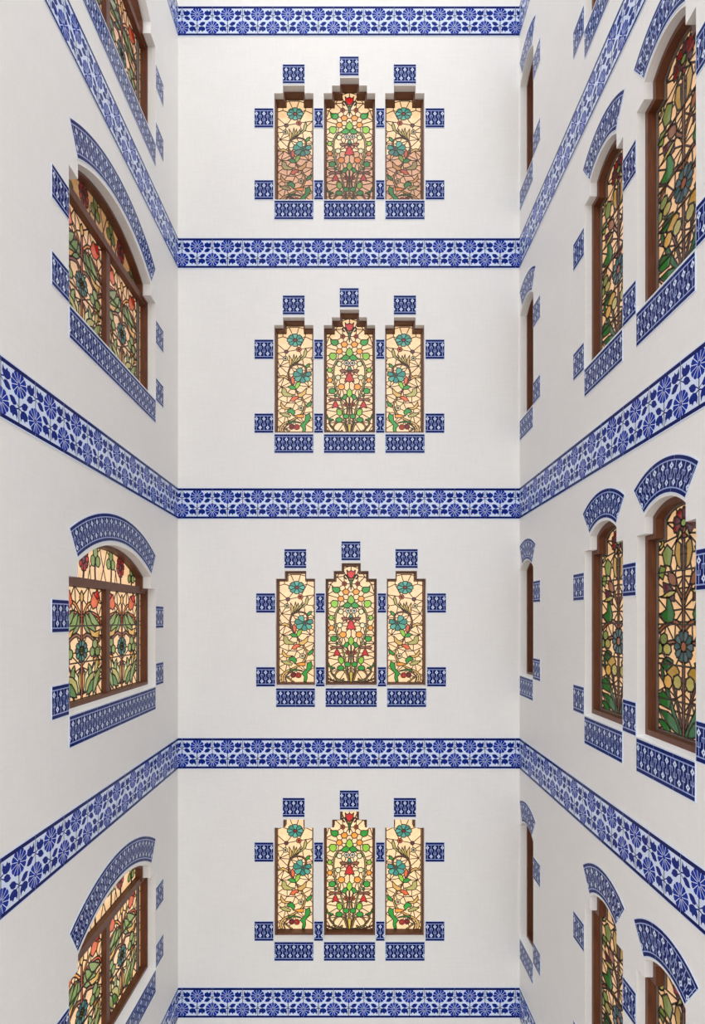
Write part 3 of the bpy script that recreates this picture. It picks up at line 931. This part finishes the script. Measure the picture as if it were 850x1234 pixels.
LEFTBITS = dict(transom=box('transom', -88.2, 88.2, 9.5, 16.5, LT0, LT1, M_WOOD), mullion=box('mullion', -3.6, 3.6, 10.5, 16.5, 5.5, LT0, M_WOOD),
                bar=box('glazing_bar', -1.2, 1.2, 13.6, 16.5, 5.5, LT0, M_METAL), )
num = 0
for wl, r, nm, a, b, zs in jobs:
    num += 1
    st = STOREY[r]
    if wl == 'end':
        k = 'centre' if nm == 'centre' else 'side'
        half = 31.0 if k == 'centre' else 23.6
        desc = 'taller middle' if nm == 'centre' else nm
        structure_window(num, wl, a, b, zs, k, 'brown wooden frame of the %s stepped window, end wall, %s' % (desc, st), half, 8, 2.6)
        kit = KIT['centre' if nm == 'centre' else ('side_l' if nm == 'left' else 'side_r')]
        fn = None
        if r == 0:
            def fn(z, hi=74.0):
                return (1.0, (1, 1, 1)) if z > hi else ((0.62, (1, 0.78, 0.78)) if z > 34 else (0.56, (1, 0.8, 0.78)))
        flw = 'red tulip' if nm == 'centre' else 'teal flower'; desc = desc.replace('taller ', '')
        put_glass(kit, wl, a, b, GD_END, '%s leaded panel, %s stepped window, end wall, %s' % (flw, desc, st), 'stained glass of the end wall', LIGHT_END[r], zs, fn=fn)
    elif wl == 'left':
        t = structure_window(num, wl, a, b, zs, 'left', 'wide arched brown wooden window frame, left wall, %s' % st, 90.8, 8, 2.4)
        link('transom', LEFTBITS['transom'], t); link('mullion', LEFTBITS['mullion'], t)
        for s in (-1, 1): link('glazing_bar', LEFTBITS['bar'], t, (s * 78.5, 0, 0))
        g = 'stained glass of the left wall'
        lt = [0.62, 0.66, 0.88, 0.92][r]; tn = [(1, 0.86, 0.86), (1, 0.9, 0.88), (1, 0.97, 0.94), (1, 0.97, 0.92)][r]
        for s, w in ((-1, 'near camera side'), (1, 'far side')):
            aa = a + s * 40.4
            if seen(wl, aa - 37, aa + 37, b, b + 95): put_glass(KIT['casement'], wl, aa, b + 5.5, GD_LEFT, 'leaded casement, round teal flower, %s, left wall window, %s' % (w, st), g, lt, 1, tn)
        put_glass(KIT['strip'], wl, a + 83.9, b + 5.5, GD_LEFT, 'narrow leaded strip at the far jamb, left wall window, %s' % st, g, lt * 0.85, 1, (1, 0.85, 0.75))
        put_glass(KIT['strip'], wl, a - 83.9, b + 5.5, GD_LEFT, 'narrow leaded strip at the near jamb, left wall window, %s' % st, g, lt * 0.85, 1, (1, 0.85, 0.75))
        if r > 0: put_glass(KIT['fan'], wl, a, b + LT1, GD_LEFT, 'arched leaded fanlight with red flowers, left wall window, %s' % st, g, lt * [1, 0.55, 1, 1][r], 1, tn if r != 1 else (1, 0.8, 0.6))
    else:
        g = 'stained glass of the right wall'
        if nm == 'far':
            structure_window(num, wl, a, b, zs, 'far', 'slim brown frame of the arched window by the corner, right wall, %s' % st, 24.6, 8, 2.0)
            put_glass(KIT['far'], wl, a, b, 15.0, 'slim leaded panel of the corner window, right wall, %s' % st, g, 0.3, zs)
        else:
            which = 'arched window nearest the camera' if nm == 'nearer' else 'middle arched window'
            t = structure_window(num, wl, a, b, zs, 'lancet', 'brown wooden frame of the %s, right wall, %s' % (which, st), 34.2, 6, 2.0)
            link('edging', EDG['lancet'][0], t)['label'] = 'dark grey metal edging strip'
            lt = [0.5, 0.72, 0.72, 0.66][r]; tn = [(1, 0.9, 0.85), (1, 0.9, 0.84), (1, 0.92, 0.82), (1, 0.9, 0.8)][r]
            put_glass(KIT['lancet'], wl, a, b, GD_RIGHT, 'tall leaded panel, %s, right wall, %s' % (which, st), g, lt, 1, tn)

# ------------------------------------------------------------------ friezes
BANDS = [(739.0, 36.5), (459.8, 37.2), (158.7, 38.0), (-142.3, 38.0), (-442.9, 37.4)]
BN = ['topmost of five', 'second of five from the top', 'third of five, just above eye level', 'fourth of five from the top', 'lowest of five']
LPH, RPH = 352.9, -323.5
for i, (bt, H) in enumerate(BANDS):
    frieze('end', XL, XR, bt, 237.9 - 426, H, 'blue flower tile band on the end wall, %s' % BN[i], 'flower tile friezes')
    frieze('left', 150, D - 0.5, bt, LPH, H, 'blue flower tile band on the left wall, %s' % BN[i], 'flower tile friezes')
    frieze('right', -D + 0.5, -150, bt, RPH, H, 'blue flower tile band on the right wall, %s' % BN[i], 'flower tile friezes')

# ------------------------------------------------------------------ panels, end wall
for r, q in enumerate(ROW_END):
    st = 'end wall, ' + STOREY[r]; x0 = q['x'] - 426; y = lambda v: 746.5 - v
    for nm, a, b_, t in (('left', 340.6, 367.6, q['pt'][0]), ('middle', 409.3, 432.8, q['pt'][1]), ('right', 474.4, 501.9, q['pt'][0])):
        key_panel('end', a + x0, b_ + x0, y(t + 23.8), y(t), 'small tile panel above the %s stepped window, %s' % (nm, st))
    for nm, t in (('upper', q['up']), ('lower', q['lo'])):
        key_panel('end', 306.6 + x0, 330.0 + x0, y(t + 24.2), y(t), '%s square tile panel left of the window trio, %s' % (nm, st))
        key_panel('end', 512.6 + x0, 536.0 + x0, y(t + 24.2), y(t), '%s square tile panel right of the window trio, %s' % (nm, st))
        key_panel('end', 378.4 + x0, 389.9 + x0, y(t + 24.2), y(t), '%s slim tile panel between left and middle windows, %s' % (nm, st))
        key_panel('end', 453.0 + x0, 463.9 + x0, y(t + 24.2), y(t), '%s slim tile panel between middle and right windows, %s' % (nm, st))
    for nm, a, b_ in (('left', 330.5, 378.2), ('middle', 390.2, 452.6), ('right', 464.3, 512.2)):
        key_panel('end', a + x0, b_ + x0, y(q['sill'] + 23.4), y(q['sill']), 'long tile panel under the %s stepped window, %s' % (nm, st))
# left wall
for r, off in enumerate(LEFT_OFF):
    st = 'left wall, ' + STOREY[r]; c = LEFT_C
    if r > 0: arch_panel('left', c, -80.9 + off, 174.4, 150.2, -math.radians(31.3), math.radians(31.3), 'curved tile panel over the wide arched window, %s' % st)
    key_panel('left', c - 90.8, c + 90.8, -96 + off, -71.8 + off, 'long tile panel under the wide arched window, %s' % st)
    for nm, z in (('upper', -9.6), ('lower', -71.0)):
        key_panel('left', c - 115, c - 91.2, z + off, z + 24.2 + off, '%s square tile panel on the camera side of the window, %s' % (nm, st))
        key_panel('left', c + 91.2, c + 115, z + off, z + 24.2 + off, '%s square tile panel on the corner side of the window, %s' % (nm, st))
# right wall
for r, off in enumerate(RIGHT_OFF):
    st = 'right wall, ' + STOREY[r]
    for nm, c in (('window nearest the camera', R_NEAR), ('middle window', R_MID)):
        if r == 0 and c == R_NEAR: continue
        arch_panel('right', c, 41.2 + off, 63.2, 39.6, -math.radians(36.8), math.radians(36.8), 'curved tile panel over the %s, %s' % (nm, st))
        key_panel('right', c - 34.2, c + 34.2, -107.4 + off, -83.3 + off, 'tile panel under the %s, %s' % (nm, st))
    for nm, z in (('upper', 16.6), ('lower', -83.0)):
        key_panel('right', R_MID - 58.8, R_MID - 35.0, z + off, z + 24.4 + off, '%s square tile panel left of the middle window, %s' % (nm, st))
        key_panel('right', R_MID + 34.4, R_NEAR - 34.4, z + off, z + 24.4 + off, '%s tile panel between the two larger windows, %s' % (nm, st))
        key_panel('right', R_NEAR + 34.6, R_NEAR + 58.4, z + off, z + 24.4 + off, '%s tile panel right of the window nearest the camera, %s' % (nm, st))
    off = FAR_OFF[r]; ex = 10 if r == 3 else 0
    arch_panel('right', R_FAR, 33.5 + off, 60.0, 36.0, -math.radians(25), math.radians(34.5), 'curved tile panel over the corner window, %s' % st)
    key_panel('right', R_FAR - 24.6, R_FAR + 24.8, -91 + off - ex, -67.2 + off - ex, 'tile panel under the corner window, %s' % st)
    for nm, z in (('upper', 18.6), ('lower', -66.6 - ex)):
        key_panel('right', R_FAR + 25.0, R_FAR + 49.0, z + off, z + 24 + off, '%s square tile panel beside the corner window, %s' % (nm, st))
